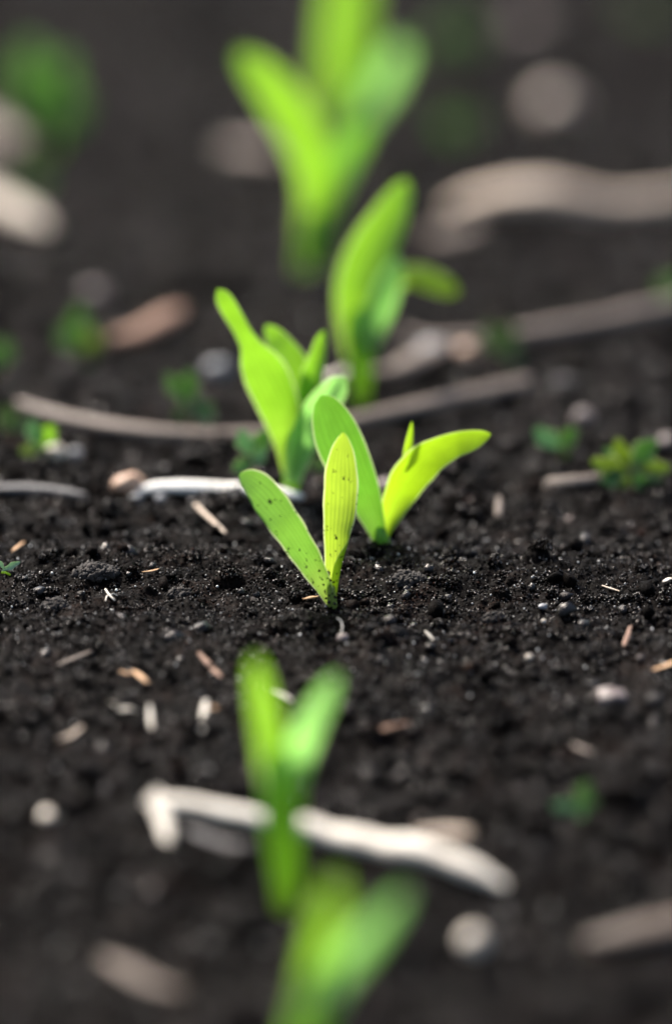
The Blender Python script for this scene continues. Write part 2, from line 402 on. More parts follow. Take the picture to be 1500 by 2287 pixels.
off = 0; VV = []; FF = []
for v, f in parts:
    VV.append(v); FF.append(f + off); off += len(v)
o = mesh_np('soil_crumbs', np.concatenate(VV), np.concatenate(FF), M_CRUMB)
tag(o, 'loose black and brown soil crumbs strewn over the field', 'soil', kind='stuff')

parts = []
def grains(n, y0, y1, rlo, rhi, pw=2.0):
    x, y = field(n, -1, 1, y0, y1); x = x * wedge(y)
    r = rlo + (rhi - rlo) * rng.random(n) ** pw
    z = gh(x, y) + r * rng.uniform(0.5, 1.2, n) + 0.0003
    parts.append(scatter(np.stack([x, y, z], -1), r, IV1, IF1, 0.10, (0.7, 1.1)))
grains(5200, -0.10, 0.11, 0.00010, 0.00038)
grains(1300, -0.34, -0.10, 0.00018, 0.0006)
grains(800, 0.10, 1.3, 0.0002, 0.0008)
off = 0; VV = []; FF = []
for v, f in parts:
    VV.append(v); FF.append(f + off); off += len(v)
o = mesh_np('mineral_grains', np.concatenate(VV), np.concatenate(FF), M_QUARTZ)
tag(o, 'tiny pale mineral grains sparkling in the soil', 'grains', kind='stuff')

# ------------------------------------------------------------------ ribbons (leaves) and tubes (stems, stalks)
def crom(P, n):
    P = np.asarray(P, float); k = len(P)
    d = np.r_[0, np.cumsum(np.maximum(1e-6, np.linalg.norm(np.diff(P[:, :2], axis=0), axis=1)))]
    d /= d[-1]; t = np.linspace(0, 1, n); out = np.empty((n, P.shape[1]))
    m = np.gradient(P, d, axis=0) if k > 2 else np.repeat((P[1:] - P[:1]), 2, 0)
    if k > 2:                                    # monotone-ish: limit the slopes so nothing overshoots
        s = np.diff(P, axis=0) / np.diff(d)[:, None]
        for i in range(k):
            a = s[max(i - 1, 0)]; b_ = s[min(i, k - 2)]
            lim = 3 * np.minimum(np.abs(a), np.abs(b_))
            m[i] = np.clip(m[i], -np.maximum(lim, np.abs(m[i]) * 0.35), np.maximum(lim, np.abs(m[i]) * 0.35))
    for i, tt in enumerate(t):
        j = min(max(np.searchsorted(d, tt, 'right') - 1, 0), k - 2)
        h = d[j + 1] - d[j]; s = (tt - d[j]) / h
        out[i] = (2 * s ** 3 - 3 * s ** 2 + 1) * P[j] + (s ** 3 - 2 * s ** 2 + s) * h * m[j] + (-2 * s ** 3 + 3 * s ** 2) * P[j + 1] + (s ** 3 - s ** 2) * h * m[j + 1]
    return out

def ribbon(name, parent, pts, mat, label=None, n=44, k=15, wave=0.0, fold=None):
    """ pts: (px, py, visible width px, turn deg, curl deg, depth mm) along the blade, base to tip, in photo pixels
        at the depth of the parent's base; curl > 0 cups the margins towards the viewer """
    base = Vector(parent.location)
    S = crom(pts, n)
    cen = [at_depth(s[0], s[1], base.y + s[5] / 1000) for s in S]
    V = np.empty((n, k, 3)); UV = np.empty((n, k, 2))
    for i in range(n):
        T = (cen[min(i + 1, n - 1)] - cen[max(i - 1, 0)]).normalized()
        view = (CAM - cen[i]).normalized()
        s0 = T.cross(view).normalized(); n0 = s0.cross(T).normalized()
        if n0.dot(view) < 0: n0 = -n0
        a = R(S[i, 3]); sd_ = s0 * math.cos(a) + n0 * math.sin(a); nn = -s0 * math.sin(a) + n0 * math.cos(a)
        th = R(S[i, 4]); t_ = i / (n - 1)
        us = np.linspace(-1, 1, k); ang = us * th / 2                  # direction of the section, integrated from its middle
        if fold:
            side, edge0, prof = fold; edge0 = float(np.interp(t_, [a_ for a_, _ in edge0], [b_ for _, b_ in edge0]))                                   # one margin rolled over: (-1 or 1, where it starts, [(s, deg) ...])
            fd = R(np.interp(t_, [a_ for a_, _ in prof], [b_ for _, b_ in prof]))
            ang = ang + side * fd * np.clip((us * side - edge0) / 0.22, 0, 1)
        px_ = np.concatenate([[0], np.cumsum(np.cos((ang[1:] + ang[:-1]) / 2))]); pz_ = np.concatenate([[0], np.cumsum(np.sin((ang[1:] + ang[:-1]) / 2))])
        m_ = k // 2
        px_ = px_ - (px_.max() + px_.min()) / 2; pz_ = pz_ - pz_[m_]
        wd = max(S[i, 2], 0.6) * mpp(cen[i]) / max(0.35, abs(math.cos(a)))
        sc_ = wd / max(px_.max() - px_.min(), 1e-6)
        for j in range(k):
            u = us[j]
            wv = 1 + wave * math.sin(i * 0.55 + (2.1 if u > 0 else 0)) * abs(u) ** 3
            p = cen[i] + sd_ * (px_[j] * sc_ * wv) + nn * (pz_[j] * sc_)
            V[i, j] = p - base; UV[i, j] = (j / (k - 1), t_)
    idx = np.arange(n * k).reshape(n, k)
    F = np.stack([idx[:-1, :-1], idx[:-1, 1:], idx[1:, 1:], idx[1:, :-1]], -1).reshape(-1, 4)
    o = mesh_np(name, V.reshape(-1, 3), F, mat, parent, uv=UV.reshape(-1, 2))
    if label: o['label'] = label
    return o

def tube_mesh(name, path, rad, mat, parent=None, base=Vector((0, 0, 0)), flat=1.0, seg=14, rough=0.0, cap=True, seed=0, ragged=0.0):
    """ path: n points in the world, rad: n radii; flat < 1 squashes it vertically """
    r_ = np.random.default_rng(seed + 11)
    n = len(path); path = [Vector(p) for p in path]
    V = []; UV = []
    ph = r_.uniform(0, 6.28, 4); fib = r_.uniform(-1.0, 0.6, seg); spl = r_.uniform(-0.4, 1.3, seg)
    node = 0.16 if ragged else 0.0; nodeat = r_.uniform(0.2, 0.8)
    rings = []
    for i in range(n):
        T = (path[min(i + 1, n - 1)] - path[max(i - 1, 0)]).normalized()
        ref = Vector((0, 0, 1)) if abs(T.z) < 0.9 else Vector((0, 1, 0))
        s = T.cross(ref).normalized(); nn = s.cross(T).normalized()
        rings.append((path[i], T, s, nn, rad[i]))
    if cap:
        p, T, s, nn, r = rings[0]; rings = [(p - T * r * .2, T, s, nn, r * .86), ] + rings
        p, T, s, nn, r = rings[-1]; rings = rings + [(p + T * r * .2, T, s, nn, r * .86)]
    m = len(rings)
    for i, (p, T, s, nn, r) in enumerate(rings):
        for j in range(seg + 1):
            a = 2 * math.pi * (j % seg) / seg
            rr = r * (1 + rough * (0.30 * math.sin(2 * a + ph[0] + i * .09) + fib[j % seg] + 0.22 * math.sin(i * .33 + ph[2]) + 0.16 * math.sin(i * 1.1 + 2 * a + ph[3])))
            rr *= 1 + node * math.exp(-((i / m - nodeat) / 0.03) ** 2)
            e = Vector((0, 0, 0))
            if ragged and i in (0, m - 1): e = T * (r * ragged * spl[j % seg] * (1 if i else -1))
            if ragged and i in (1, m - 2): e = T * (r * ragged * 0.5 * spl[j % seg] * (1 if i > 1 else -1))
            q = p + s * (rr * math.cos(a)) + nn * (rr * flat * math.sin(a)) + e
            V.append(q - base); UV.append((j / seg, i / (m - 1)))
    k = seg + 1
    idx = np.arange(m * k).reshape(m, k)
    F = np.stack([idx[:-1, :-1], idx[:-1, 1:], idx[1:, 1:], idx[1:, :-1]], -1).reshape(-1, 4).tolist()
    if cap:
        for ring, rev in ((0, False), (m - 1, True)):
            c = sum((V[ring * k + j] for j in range(seg)), Vector()) / seg
            V.append(c); UV.append((0.5, ring / (m - 1))); ci = len(V) - 1
            for j in range(seg):
                a, b_ = ring * k + j, ring * k + j + 1
                F.append([ci, b_, a, a] if rev else [ci, a, b_, b_])
    me = bpy.data.meshes.new(name)
    me.from_pydata([tuple(v) for v in V], [], [tuple(dict.fromkeys(f)) for f in F])
    ul = me.uv_layers.new(name='UVMap')
    li = np.empty(len(me.loops), np.int32); me.loops.foreach_get('vertex_index', li)
    ul.data.foreach_set('uv', np.asarray(UV, np.float32)[li].ravel())
    me.polygons.foreach_set('use_smooth', np.ones(len(me.polygons), bool))
    me.materials.append(mat)
    o = bpy.data.objects.new(name, me); C.objects.link(o)
    if parent: o.parent = parent
    else: o.location = base
    return o
def stem(name, parent, pts, mat, label=None, n=18, dy=0.0, rough=0.03):
    """ pts: (px, py, width px) at the depth of the parent """
    base = Vector(parent.location); S = crom(pts, n)
    P = [at_depth(s[0], s[1], base.y + dy / 1000) for s in S]
    o = tube_mesh(name, P, [s[2] * mpp(p) / 2 for s, p in zip(S, P)], mat, parent, base, rough=rough, seed=int(abs(pts[0][0])))
    if label: o['label'] = label
    return o

# ------------------------------------------------------------------ corn seedlings of the row
ROW = 'corn seedlings in the row'
def corn(bx, by, label):
    p = at(bx, by); p.z = float(gh(p.x, p.y)) - 0.0008
    return thing('corn_seedling', p, label, 'seedling', ROW)

# the sharp one
FA, FB = -1, 1
t = corn(741, 1350, 'small sharp seedling with two soil-specked leaves, the only one in crisp focus')
ribbon('leaf', t, [(738, 1352, 14, 0, 150, 0), (730, 1325, 30, 8, 120, 0), (712, 1288, 46, 10, 95, -1), (688, 1248, 60, 8, 70, -2), (660, 1204, 68, 5, 55, -3),
                   (630, 1160, 74, 0, 45, -4), (604, 1124, 76, -4, 45, -4), (580, 1092, 70, -6, 45, -4), (560, 1074, 56, -6, 45, -4), (544, 1064, 36, -6, 45, -4), (535, 1059, 8, -6, 45, -4)],
       M_LEAF_A, 'left leaf, green, margin folded over near the blunt tip', n=64, k=33, wave=0.03, fold=(FA, [(0, .8), (.6, .75), (.8, .50), (1, .2)], [(0, 0), (.5, 0), (.66, 60), (.8, 80), (1, 80)]))
ribbon('leaf', t, [(741, 1352, 18, 0, 170, 2), (741, 1320, 24, 0, 150, 2), (743, 1280, 32, 4, 120, 2), (747, 1240, 42, 6, 95, 2), (752, 1200, 56, 6, 75, 2), (757, 1160, 70, 4, 58, 2.5),
                   (760, 1120, 76, 2, 48, 3), (761, 1085, 77, 0, 42, 3), (762, 1050, 72, 0, 40, 3), (763, 1020, 60, 0, 36, 3), (765, 992, 40, 0, 34, 3), (766, 974, 18, 0, 30, 3), (766, 966, 3, 0, 20, 3)],
       M_LEAF_Y, 'right leaf, upright and yellow-green, rolled up at its foot', n=64, k=33, wave=0.02, fold=(FB, [(0, -.1), (.15, 0.0), (.30, .45), (.40, .85), (.46, 1.0)], [(0, 160), (.40, 160), (.46, 60), (.48, 0), (1, 0)]))
stem('stem', t, [(742, 1358, 24), (741, 1335, 21), (740, 1310, 15)], M_STEM_A)
bs = Vector(t.location)
cr_p = []; cr_r = []
for (x, y, r) in ((738, 1296, 4), (745, 1300, 3.5), (752, 1297, 3), (731, 1292, 3.5), (742, 1326, 3), (735, 1330, 3), (748, 1334, 4), (728, 1336, 3.5), (752, 1281, 2.5), (734, 1345, 5), (747, 1348, 5), (757, 1346, 4), (713, 1275, 3), (722, 1306, 3), (726, 1318, 2.5)):
    q = at_depth(x, y, bs.y - 0.0022); cr_p.append(q - bs); cr_r.append(r * mpp(q) * 0.9)
v, f = scatter(np.array(cr_p), np.array(cr_r), IV1, IF1, 0.25)
mesh_np('clinging_soil', v, f, M_CRUMB, t)

# right behind it
t = corn(852, 1214, 'seedling with a long leaf arching right and a short spike, just behind the sharp one')
ribbon('leaf', t, [(850, 1216, 26, 0, 160, 0), (843, 1188, 38, 5, 110, 0), (828, 1145, 58, 8, 80, 0), (805, 1090, 84, 8, 60, -1), (780, 1035, 100, 6, 52, -2), (757, 985, 106, 2, 48, -3),
                   (740, 940, 92, 0, 44, -3), (728, 908, 66, 0, 40, -3), (721, 890, 36, 0, 40, -3), (718, 883, 8, 0, 40, -3)], M_LEAF_G, 'left leaf, broad and green with a rounded tip', n=56, k=17)
ribbon('leaf', t, [(853, 1214, 16, 0, 200, 2), (862, 1180, 30, 0, 140, 2), (876, 1140, 54, -5, 80, 2), (893, 1102, 72, -5, 45, 2), (916, 1064, 84, -5, 30, 1), (946, 1032, 82, -5, 25, 0),
                   (978, 1010, 70, -5, 25, -1), (1012, 995, 58, -5, 25, -2), (1045, 985, 50, 0, 25, -3), (1072, 977, 34, 0, 25, -3), (1088, 972, 17, 0, 25, -3), (1095, 970, 4, 0, 25, -3)], M_LEAF_B, 'right leaf, yellow-green and arching over', n=64, k=17, wave=0.02)
ribbon('leaf', t, [(905, 1046, 12, 20, 60, 1.6), (907, 1032, 16, 20, 60, 2.0), (910, 1008, 19, 10, 60, 2.6), (915, 975, 14, 0, 60, 2.6), (918, 955, 8, 0, 60, 2.6), (919, 942, 2, 0, 60, 2.6)], M_LEAF_B, 'short pointed inner leaf', n=30, k=9)
stem('stem', t, [(852, 1222, 38), (850, 1200, 34), (850, 1178, 22)], M_STEM)

# third
t = corn(648, 1104, 'bushy seedling with one leaf pinched to a long narrow tip, next to the mint weed')
ribbon('leaf', t, [(650, 1050, 36, 10, 170, -1), (646, 1000, 54, 10, 130, -1), (636, 945, 79, 10, 80, -2), (615, 885, 97, 5, 60, -3), (590, 832, 101, 0, 55, -4), (570, 795, 79, 0, 70, -5), (556, 766, 47, 0, 100, -6),
                   (540, 735, 38, 10, 90, -7), (518, 698, 40, 10, 70, -8), (500, 668, 38, 5, 60, -9), (490, 652, 20, 0, 60, -9), (486, 646, 4, 0, 60, -9)], M_LEAF, 'left leaf, pinched half way up', n=56, k=15)
ribbon('leaf', t, [(662, 1010, 36, 0, 150, 4), (678, 940, 63, 0, 90, 5), (680, 880, 72, 5, 70, 6), (660, 825, 70, 5, 60, 7), (632, 780, 59, 0, 55, 8), (610, 748, 41, 0, 50, 9), (598, 732, 20, 0, 50, 9), (594, 726, 4, 0, 50, 9)], M_LEAF, n=44)
ribbon('leaf', t, [(680, 960, 36, 20, 150, 2), (694, 890, 52, 25, 110, 2), (702, 830, 47, 20, 90, 2), (712, 785, 34, 10, 80, 2), (720, 752, 20, 10, 80, 2), (724, 738, 4, 10, 80, 2)], M_LEAF, n=36)
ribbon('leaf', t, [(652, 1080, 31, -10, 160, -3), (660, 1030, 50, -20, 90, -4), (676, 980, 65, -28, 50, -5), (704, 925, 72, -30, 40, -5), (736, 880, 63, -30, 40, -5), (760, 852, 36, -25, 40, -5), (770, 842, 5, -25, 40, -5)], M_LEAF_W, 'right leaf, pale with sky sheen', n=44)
stem('stem', t, [(648, 1112, 32), (650, 1060, 38), (652, 1000, 41), (656, 950, 32)], M_STEM)

# fourth
t = corn(806, 895, 'tall seedling with one leaf bent over to the right, behind the long curved twig')
ribbon('leaf', t, [(802, 800, 54, 5, 170, 0), (798, 730, 83, 8, 110, 0), (800, 660, 101, 8, 75, 0), (815, 600, 110, 6, 60, 1), (840, 540, 101, 4, 55, 2), (866, 490, 83, 0, 50, 3), (888, 445, 59, 0, 45, 4), (902, 414, 31, 0, 40, 5), (907, 402, 5, 0, 40, 5)], M_LEAF, n=50)
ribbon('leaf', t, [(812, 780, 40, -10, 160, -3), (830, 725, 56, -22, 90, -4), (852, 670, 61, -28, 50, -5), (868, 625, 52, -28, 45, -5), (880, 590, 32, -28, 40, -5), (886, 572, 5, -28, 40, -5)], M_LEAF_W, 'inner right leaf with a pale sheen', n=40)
ribbon('leaf', t, [(815, 760, 27, -10, 160, 3), (840, 700, 32, -10, 120, 3), (866, 645, 36, -5, 90, 2), (892, 620, 43, 5, -50, 0), (925, 614, 50, 10, -45, -3), (960, 624, 54, 10, -45, -5), (990, 638, 47, 10, -45, -7), (1012, 649, 29, 10, -45, -8), (1021, 654, 7, 10, -45, -8)], M_LEAF_B, 'right leaf bent over, tip hanging', n=56)
stem('stem', t, [(806, 905, 38), (806, 850, 45), (804, 790, 54), (802, 730, 59), (804, 690, 36)], M_STEM)

# fifth
t = corn(684, 604, 'big blurred seedling leaning left, behind the one with the bent-over leaf')
ribbon('leaf', t, [(692, 570, 53, 0, 170, 0), (704, 500, 73, 5, 110, 0), (712, 440, 84, 8, 80, 0), (706, 380, 89, 8, 65, -2), (680, 310, 93, 6, 55, -4), (640, 240, 95, 2, 50, -6), (598, 185, 84, 0, 45, -8), (560, 145, 59, 0, 40, -9), (538, 125, 28, 0, 40, -9), (530, 118, 4, 0, 40, -9)], M_LEAF, n=50)
ribbon('leaf', t, [(705, 520, 49, -10, 140, 6), (722, 440, 68, -20, 90, 8), (752, 370, 68, -28, 60, 10), (790, 315, 52, -30, 50, 12), (815, 285, 26, -30, 50, 12), (822, 276, 4, -30, 50, 12)], M_LEAF_G, n=40)
stem('stem', t, [(684, 614, 45), (686, 585, 51), (696, 540, 59), (704, 480, 49)], M_STEM)

# sixth, farthest in view
t = corn(762, 345, 'farthest seedling, running out of the picture at the top')
ribbon('leaf', t, [(762, 310, 44, 5, 160, 0), (762, 240, 81, 8, 100, 0), (766, 160, 105, 6, 65, 0), (772, 80, 111, 2, 52, 0), (778, 0, 108, 0, 48, 0), (784, -70, 89, 0, 44, 0), (790, -125, 52, 0, 40, 0), (793, -150, 6, 0, 40, 0)], M_LEAF, n=44)
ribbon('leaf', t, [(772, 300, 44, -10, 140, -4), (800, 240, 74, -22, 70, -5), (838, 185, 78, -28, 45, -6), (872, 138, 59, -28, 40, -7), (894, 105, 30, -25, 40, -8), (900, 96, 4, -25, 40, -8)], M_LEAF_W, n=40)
stem('stem', t, [(762, 358, 44), (762, 310, 48), (766, 260, 52), (770, 225, 30)], M_STEM)

# in front of the sharp one
t = corn(640, 2030, 'soft-focus seedling forking like a V, standing in front of the white stalk')
ribbon('leaf', t, [(630, 1850, 60, 0, 170, 0), (622, 1770, 72, 4, 120, 2), (612, 1690, 76, 6, 45, -1), (598, 1620, 66, 5, 40, -2), (586, 1560, 54, 3, 35, -4), (577, 1510, 40, 0, 50, -6), (572, 1480, 24, 0, 45, -7), (570, 1466, 4, 0, 45, -7)], M_LEAF, n=50)
ribbon('leaf', t, [(638, 1830, 50, -5, 160, -2), (644, 1760, 60, -14, 75, -1), (660, 1690, 64, -24, 65, 3), (684, 1630, 60, -28, 48, 0), (710, 1580, 52, -28, 44, 1), (732, 1542, 39, -24, 40, 2), (746, 1518, 20, -20, 40, 3), (752, 1508, 3, -20, 40, 3)], M_LEAF_W, 'right leaf with a pale sheen', n=50)
stem('stem', t, [(640, 2045, 50), (638, 1980, 58), (634, 1900, 76), (630, 1820, 88), (628, 1760, 90), (624, 1715, 74), (622, 1680, 34)], M_STEM, dy=-3)

# nearest, cut by the lower edge
t = corn(640, 2470, 'nearest seedling, very blurred, its foot below the lower edge')
ribbon('leaf', t, [(690, 2270, 69, 0, 170, 0), (708, 2200, 74, 6, 110, 0), (718, 2140, 71, 8, 45, -2), (726, 2085, 62, 6, 40, -4), (738, 2030, 52, 2, 40, -6), (748, 1985, 33, 0, 40, -8), (752, 1958, 5, 0, 40, -9)], M_LEAF, n=40)
ribbon('leaf', t, [(706, 2260, 58, -8, 150, -3), (736, 2195, 66, -20, 80, -3), (784, 2130, 66, -28, 52, -1), (832, 2078, 58, -28, 44, 2), (872, 2032, 43, -25, 40, 6), (898, 2002, 23, -20, 40, 9), (906, 1992, 4, -20, 40, 10)], M_LEAF_W, n=40)
stem('stem', t, [(640, 2490, 62), (655, 2400, 71), (680, 2310, 80), (700, 2220, 66), (708, 2170, 41)], M_STEM)

# ------------------------------------------------------------------ weeds
def oval(t, x0, y0, x1, y1, wpx, mat, turn=10, curl=50, dy=0.0, dy1=None, label=None):
    dy1 = dy if dy1 is None else dy1
    L = lambda a, b_, s: a + (b_ - a) * s
    prof = [(0, .10), (.10, .34), (.25, .74), (.45, 1.0), (.65, .96), (.82, .70), (.94, .38), (1, .05)]
    return ribbon('leaf', t, [(L(x0, x1, s), L(y0, y1, s), wpx * 0.82 * k_, turn, curl, L(dy, dy1, s)) for s, k_ in prof], mat, label, n=24, k=11, wave=0.16)
def weed(bx, by, label, leaves, stem_to, sw=10, smat=None, group='small weeds between the rows'):
    p = at(bx, by); p.z = float(gh(p.x, p.y)) - 0.0006
    t = thing('weed_seedling', p, label, 'weed', group)
    stem('stem', t, [(bx, by + 6, sw), ((bx + stem_to[0]) / 2 + 3, (by + stem_to[1]) / 2, sw * .85), (stem_to[0], stem_to[1], sw * .7)], smat or M_WSTEM, n=10)
    for lf in leaves: oval(t, *lf)
    return t
weed(112, 330, 'large dim green weed in the upper left corner',
     [(112, 300, 60, 90, 110, M_WEED_L, 15, 50), (112, 300, 140, 120, 90, M_WEED_L, -10, 50), (112, 300, 30, 190, 70, M_WEED, 0, 50, -3, -8), (112, 310, 190, 215, 64, M_WEED, 0, 50, 3)], (112, 300), 16, M_STEM)
weed(180, 800, 'dark green weed above the left watery shade, left of the rusty curled husk',
     [(180, 780, 130, 735, 52, M_WEED, 10, 50, -3), (180, 780, 175, 680, 54, M_WEED, 0, 50), (180, 780, 225, 745, 46, M_WEED_Y, -10, 50), (182, 790, 215, 835, 44, M_WEED_D, 0, 40, -6)], (180, 778), 12)
weed(2, 830, 'green weed leaf cut by the left edge', [(0, 815, 12, 758, 58, M_WEED, 0, 45), (0, 815, -45, 780, 50, M_WEED, 0, 45)], (0, 812), 10)
weed(30, 985, 'dim grey-green weed at the left edge, behind the start of the long curved twig', [(28, 965, 10, 905, 56, M_WEED_D, 0, 40), (28, 965, 60, 930, 44, M_WEED_D, 0, 40)], (28, 960), 10)
weed(425, 965, 'dark green weed with drooping leaves behind the left half of the long curved twig',
     [(425, 900, 370, 835, 44, M_WEED, 8, 50), (425, 900, 420, 825, 46, M_WEED, 0, 50), (428, 900, 480, 935, 56, M_WEED, -8, 40, -4, -8), (425, 905, 392, 935, 36, M_WEED_D, 0, 40, -3)], (425, 900), 10)
weed(92, 1045, 'light green weed next to a pale pebble at the left',
     [(92, 1000, 70, 935, 46, M_WEED_M, 8, 50), (92, 1000, 118, 950, 52, M_LEAF, -5, 50), (92, 1005, 45, 1010, 40, M_WEED_Y, 0, 40, -3), (92, 1005, 110, 1020, 34, M_WEED_D, 0, 40, -4)], (92, 1000), 9)
weed(568, 1085, 'mint green weed at the foot of the bushy seedling',
     [(566, 1020, 535, 960, 48, M_WEED_M, 8, 45), (566, 1020, 600, 955, 46, M_WEED, -8, 45), (566, 1030, 520, 1050, 44, M_WEED, 0, 40, -3), (568, 1040, 590, 1000, 36, M_WEED_M, 0, 40, -4)], (566, 1022), 9)
weed(715, 1075, 'dark sprig of weed hidden between the bushy seedling and the sharp one', [(714, 1050, 690, 1020, 36, M_WEED_D, 0, 40), (714, 1050, 740, 1030, 32, M_WEED, 0, 40)], (714, 1050), 8)
weed(1250, 1035, 'two-leaved weed, one leaf mint and one green, left of the leafy cluster',
     [(1250, 1000, 1192, 958, 50, M_WEED_M, 5, 40, -3), (1250, 1000, 1285, 955, 44, M_WEED, -8, 45), (1250, 1004, 1268, 1020, 30, M_WEED_D, 0, 40)], (1250, 1002), 8)
weed(1408, 1092, 'leafy weed cluster with reddish stalks near the right edge',
     [(1402, 1052, 1318, 1030, 50, M_WEED_Y, 6, 50, -2), (1402, 1045, 1374, 978, 44, M_WEED_Y, 5, 50, 2), (1412, 1040, 1462, 980, 60, M_WEED, -8, 45, 0), (1402, 1060, 1340, 1075, 46, M_WEED, 5, 40, -4), (1412, 1062, 1448, 1090, 44, M_WEED, -5, 40, -5), (1414, 1050, 1498, 1045, 44, M_WEED_Y, -5, 45, 1), (1410, 1055, 1425, 1030, 30, M_WEED_D, 0, 40, -5), (1408, 1050, 1346, 1000, 32, M_WEED, 0, 50, 3), (1412, 1046, 1420, 985, 30, M_WEED_D, 0, 50, 4), (1412, 1058, 1480, 1075, 34, M_WEED_D, 0, 40, -3), (1406, 1064, 1385, 1092, 30, M_WEED_Y, 0, 40, -6)], (1406, 1046), 14)
weed(1128, 810, 'faint pale weed lying against the straight grey twig', [(1125, 790, 1080, 725, 52, M_WEED_D, 5, 40), (1125, 790, 1140, 720, 46, M_WEED_D, -5, 40), (1126, 795, 1160, 800, 48, M_WEED, 0, 40, -4)], (1125, 788), 9)
weed(1292, 1830, 'tiny weed with one green and one mint leaf on the lower right soil',
     [(1290, 1800, 1312, 1745, 40, M_WEED, 0, 45), (1290, 1802, 1225, 1800, 30, M_WEED_M, 0, 40, -2), (1292, 1804, 1335, 1790, 26, M_WEED, 0, 40), (1290, 1806, 1300, 1830, 22, M_WEED_M, 0, 40, -3)], (1290, 1800), 7)
weed(1500, 690, 'weed at the right edge above the straight grey twig', [(1500, 668, 1475, 620, 44, M_WEED, 0, 45), (1500, 668, 1525, 610, 50, M_WEED, 0, 45)], (1500, 664), 9)
weed(1010, 150, 'dim dark green weed far back, right of the farthest seedling', [(1010, 120, 970, 50, 70, M_WEED, 5, 50), (1010, 120, 1060, 45, 74, M_WEED, -5, 50), (1010, 125, 1020, 60, 60, M_WEED_D, 0, 50)], (1010, 118), 12)
weed(1025, 335, 'dim green weed far back, between the bent seedling and the upper tan stone', [(1024, 310, 980, 250, 62, M_WEED, 5, 50), (1024, 310, 1060, 240, 66, M_WEED_D, -5, 50)], (1024, 306), 12)
weed(1440, 60, 'dim weed in the upper right corner', [(1440, 40, 1400, -10, 60, M_WEED_D, 5, 50), (1440, 40, 1485, 0, 70, M_WEED_D, -5, 50)], (1440, 36), 12)
weed(60, 440, 'dim dark weed at the left, behind the tan stalk end', [(60, 415, 20, 380, 56, M_WEED_D, 5, 50), (60, 415, 105, 385, 56, M_WEED, -5, 50)], (60, 412), 12)
# the little sprout lying at the left edge, in focus
p = at(22, 1280); p.z = float(gh(p.x, p.y))
t = thing('weed_seedling', p, 'tiny soil-dusted sprout with a striped grey-green leaf at the left edge of the sharp soil', 'weed', 'small weeds between the rows')
M_SPROUT = leaf_mat('sprout_leaf', (0.20, 0.32, 0.22), (0.2, 0.4, 0.15), 0.25, dirt=1.5, veins=5)
oval(t, 5, 1275, 46, 1254, 17, M_SPROUT, 0, 60)
oval(t, 12, 1272, -10, 1245, 12, M_SPROUT, 0, 60)
stem('stem', t, [(24, 1284, 5), (14, 1279, 5), (4, 1278, 5)], M_LEAF_Y, n=8)

# ------------------------------------------------------------------ crop residue: stalks, twigs, chips
def stalk(name, label, cat, pts, mat, n=30, flat=0.75, rough=0.10, group=None, seed=1, parent=None, ragged=1.0):
    """ pts: (px, py, width px, height of the middle above the soil in mm) """
    S = crom(pts, n)
    P = [at(s[0], s[1], s[3] / 1000, 0.006) for s in S]
    q_ = np.linspace(-1, 1, n)
    yy = np.polyval(np.polyfit(q_, [p.y for p in P], 2), q_)          # it lies along one gentle line, not in every dip of the soil
    for _ in range(40):                                                # and is not swallowed by the soil
        P = [at_depth(s[0], s[1], y_) for s, y_ in zip(S, yy)]
        if np.mean([p.z - float(gh(p.x, p.y)) - 0.25 * s[2] * mpp(p) * flat for p, s in zip(P, S)]) > 0: break
        yy = yy - 0.0008
    rad = [s[2] * mpp(p) / 2 for s, p in zip(S, P)]
    base = Vector(parent.location) if parent else P[n // 2]
    o = tube_mesh(name, P, rad, mat, parent, base, flat=flat, rough=rough, seed=seed, seg=26, ragged=ragged)
    if label and not parent: tag(o, label, cat, group)
    return o
RES = 'dry crop residue on the soil'
# the white stalk in the foreground
p = at(720, 1860, 0.004)
t = thing('corn_stalk', p, 'long bleached white stalk lying across the foreground behind the forked seedling', 'stalk', RES)
stalk('shaft', None, None, [(345, 1790, 40, 6), (385, 1794, 50, 6), (430, 1797, 46, 6), (490, 1812, 54, 6), (560, 1824, 50, 5.5), (620, 1842, 58, 5), (680, 1846, 66, 5), (740, 1864, 60, 5), (800, 1876, 72, 5), (870, 1892, 66, 5), (930, 1898, 72, 4.5), (990, 1916, 58, 4.5), (1040, 1936, 60, 4), (1085, 1957, 46, 3.5), (1118, 1974, 26, 3)], M_BLEACH, n=60, flat=0.7, rough=0.09, seed=3, parent=t)
stalk('broken_end', None, None, [(352, 1786, 42, 7), (360, 1815, 40, 4.5), (370, 1850, 34, 2.5), (374, 1880, 22, 1)], M_BLEACH, n=16, seed=5, parent=t)
stalk('stub', None, None, [(940, 1868, 36, 6), (1000, 1862, 38, 6.5), (1045, 1862, 26, 7)], M_TAN, n=14, seed=6, parent=t)
stalk('husk_strip', 'grey strip of husk under the left part of the white stalk', 'husk', [(430, 1855, 26, 1.5), (490, 1880, 34, 1.5), (560, 1892, 22, 1.5)], M_DARK, flat=0.3, group=RES, seed=7, n=18)
stalk('corn_stalk', 'thick tan stalk piece arching off the soil at the upper right', 'stalk', [(1020, 466, 50, 5), (1060, 452, 64, 7), (1130, 438, 70, 9), (1220, 432, 74, 10), (1300, 446, 70, 9), (1370, 458, 64, 7), (1440, 452, 62, 6), (1540, 440, 64, 6)], M_TAN, n=50, flat=0.8, group=RES, seed=8)
stalk('husk_strip', 'grey husk scrap below the left end of the thick tan stalk', 'husk', [(975, 520, 46, 2), (1015, 522, 62, 2), (1055, 505, 46, 2)], M_GREY, n=16, flat=0.35, group=RES, seed=9)
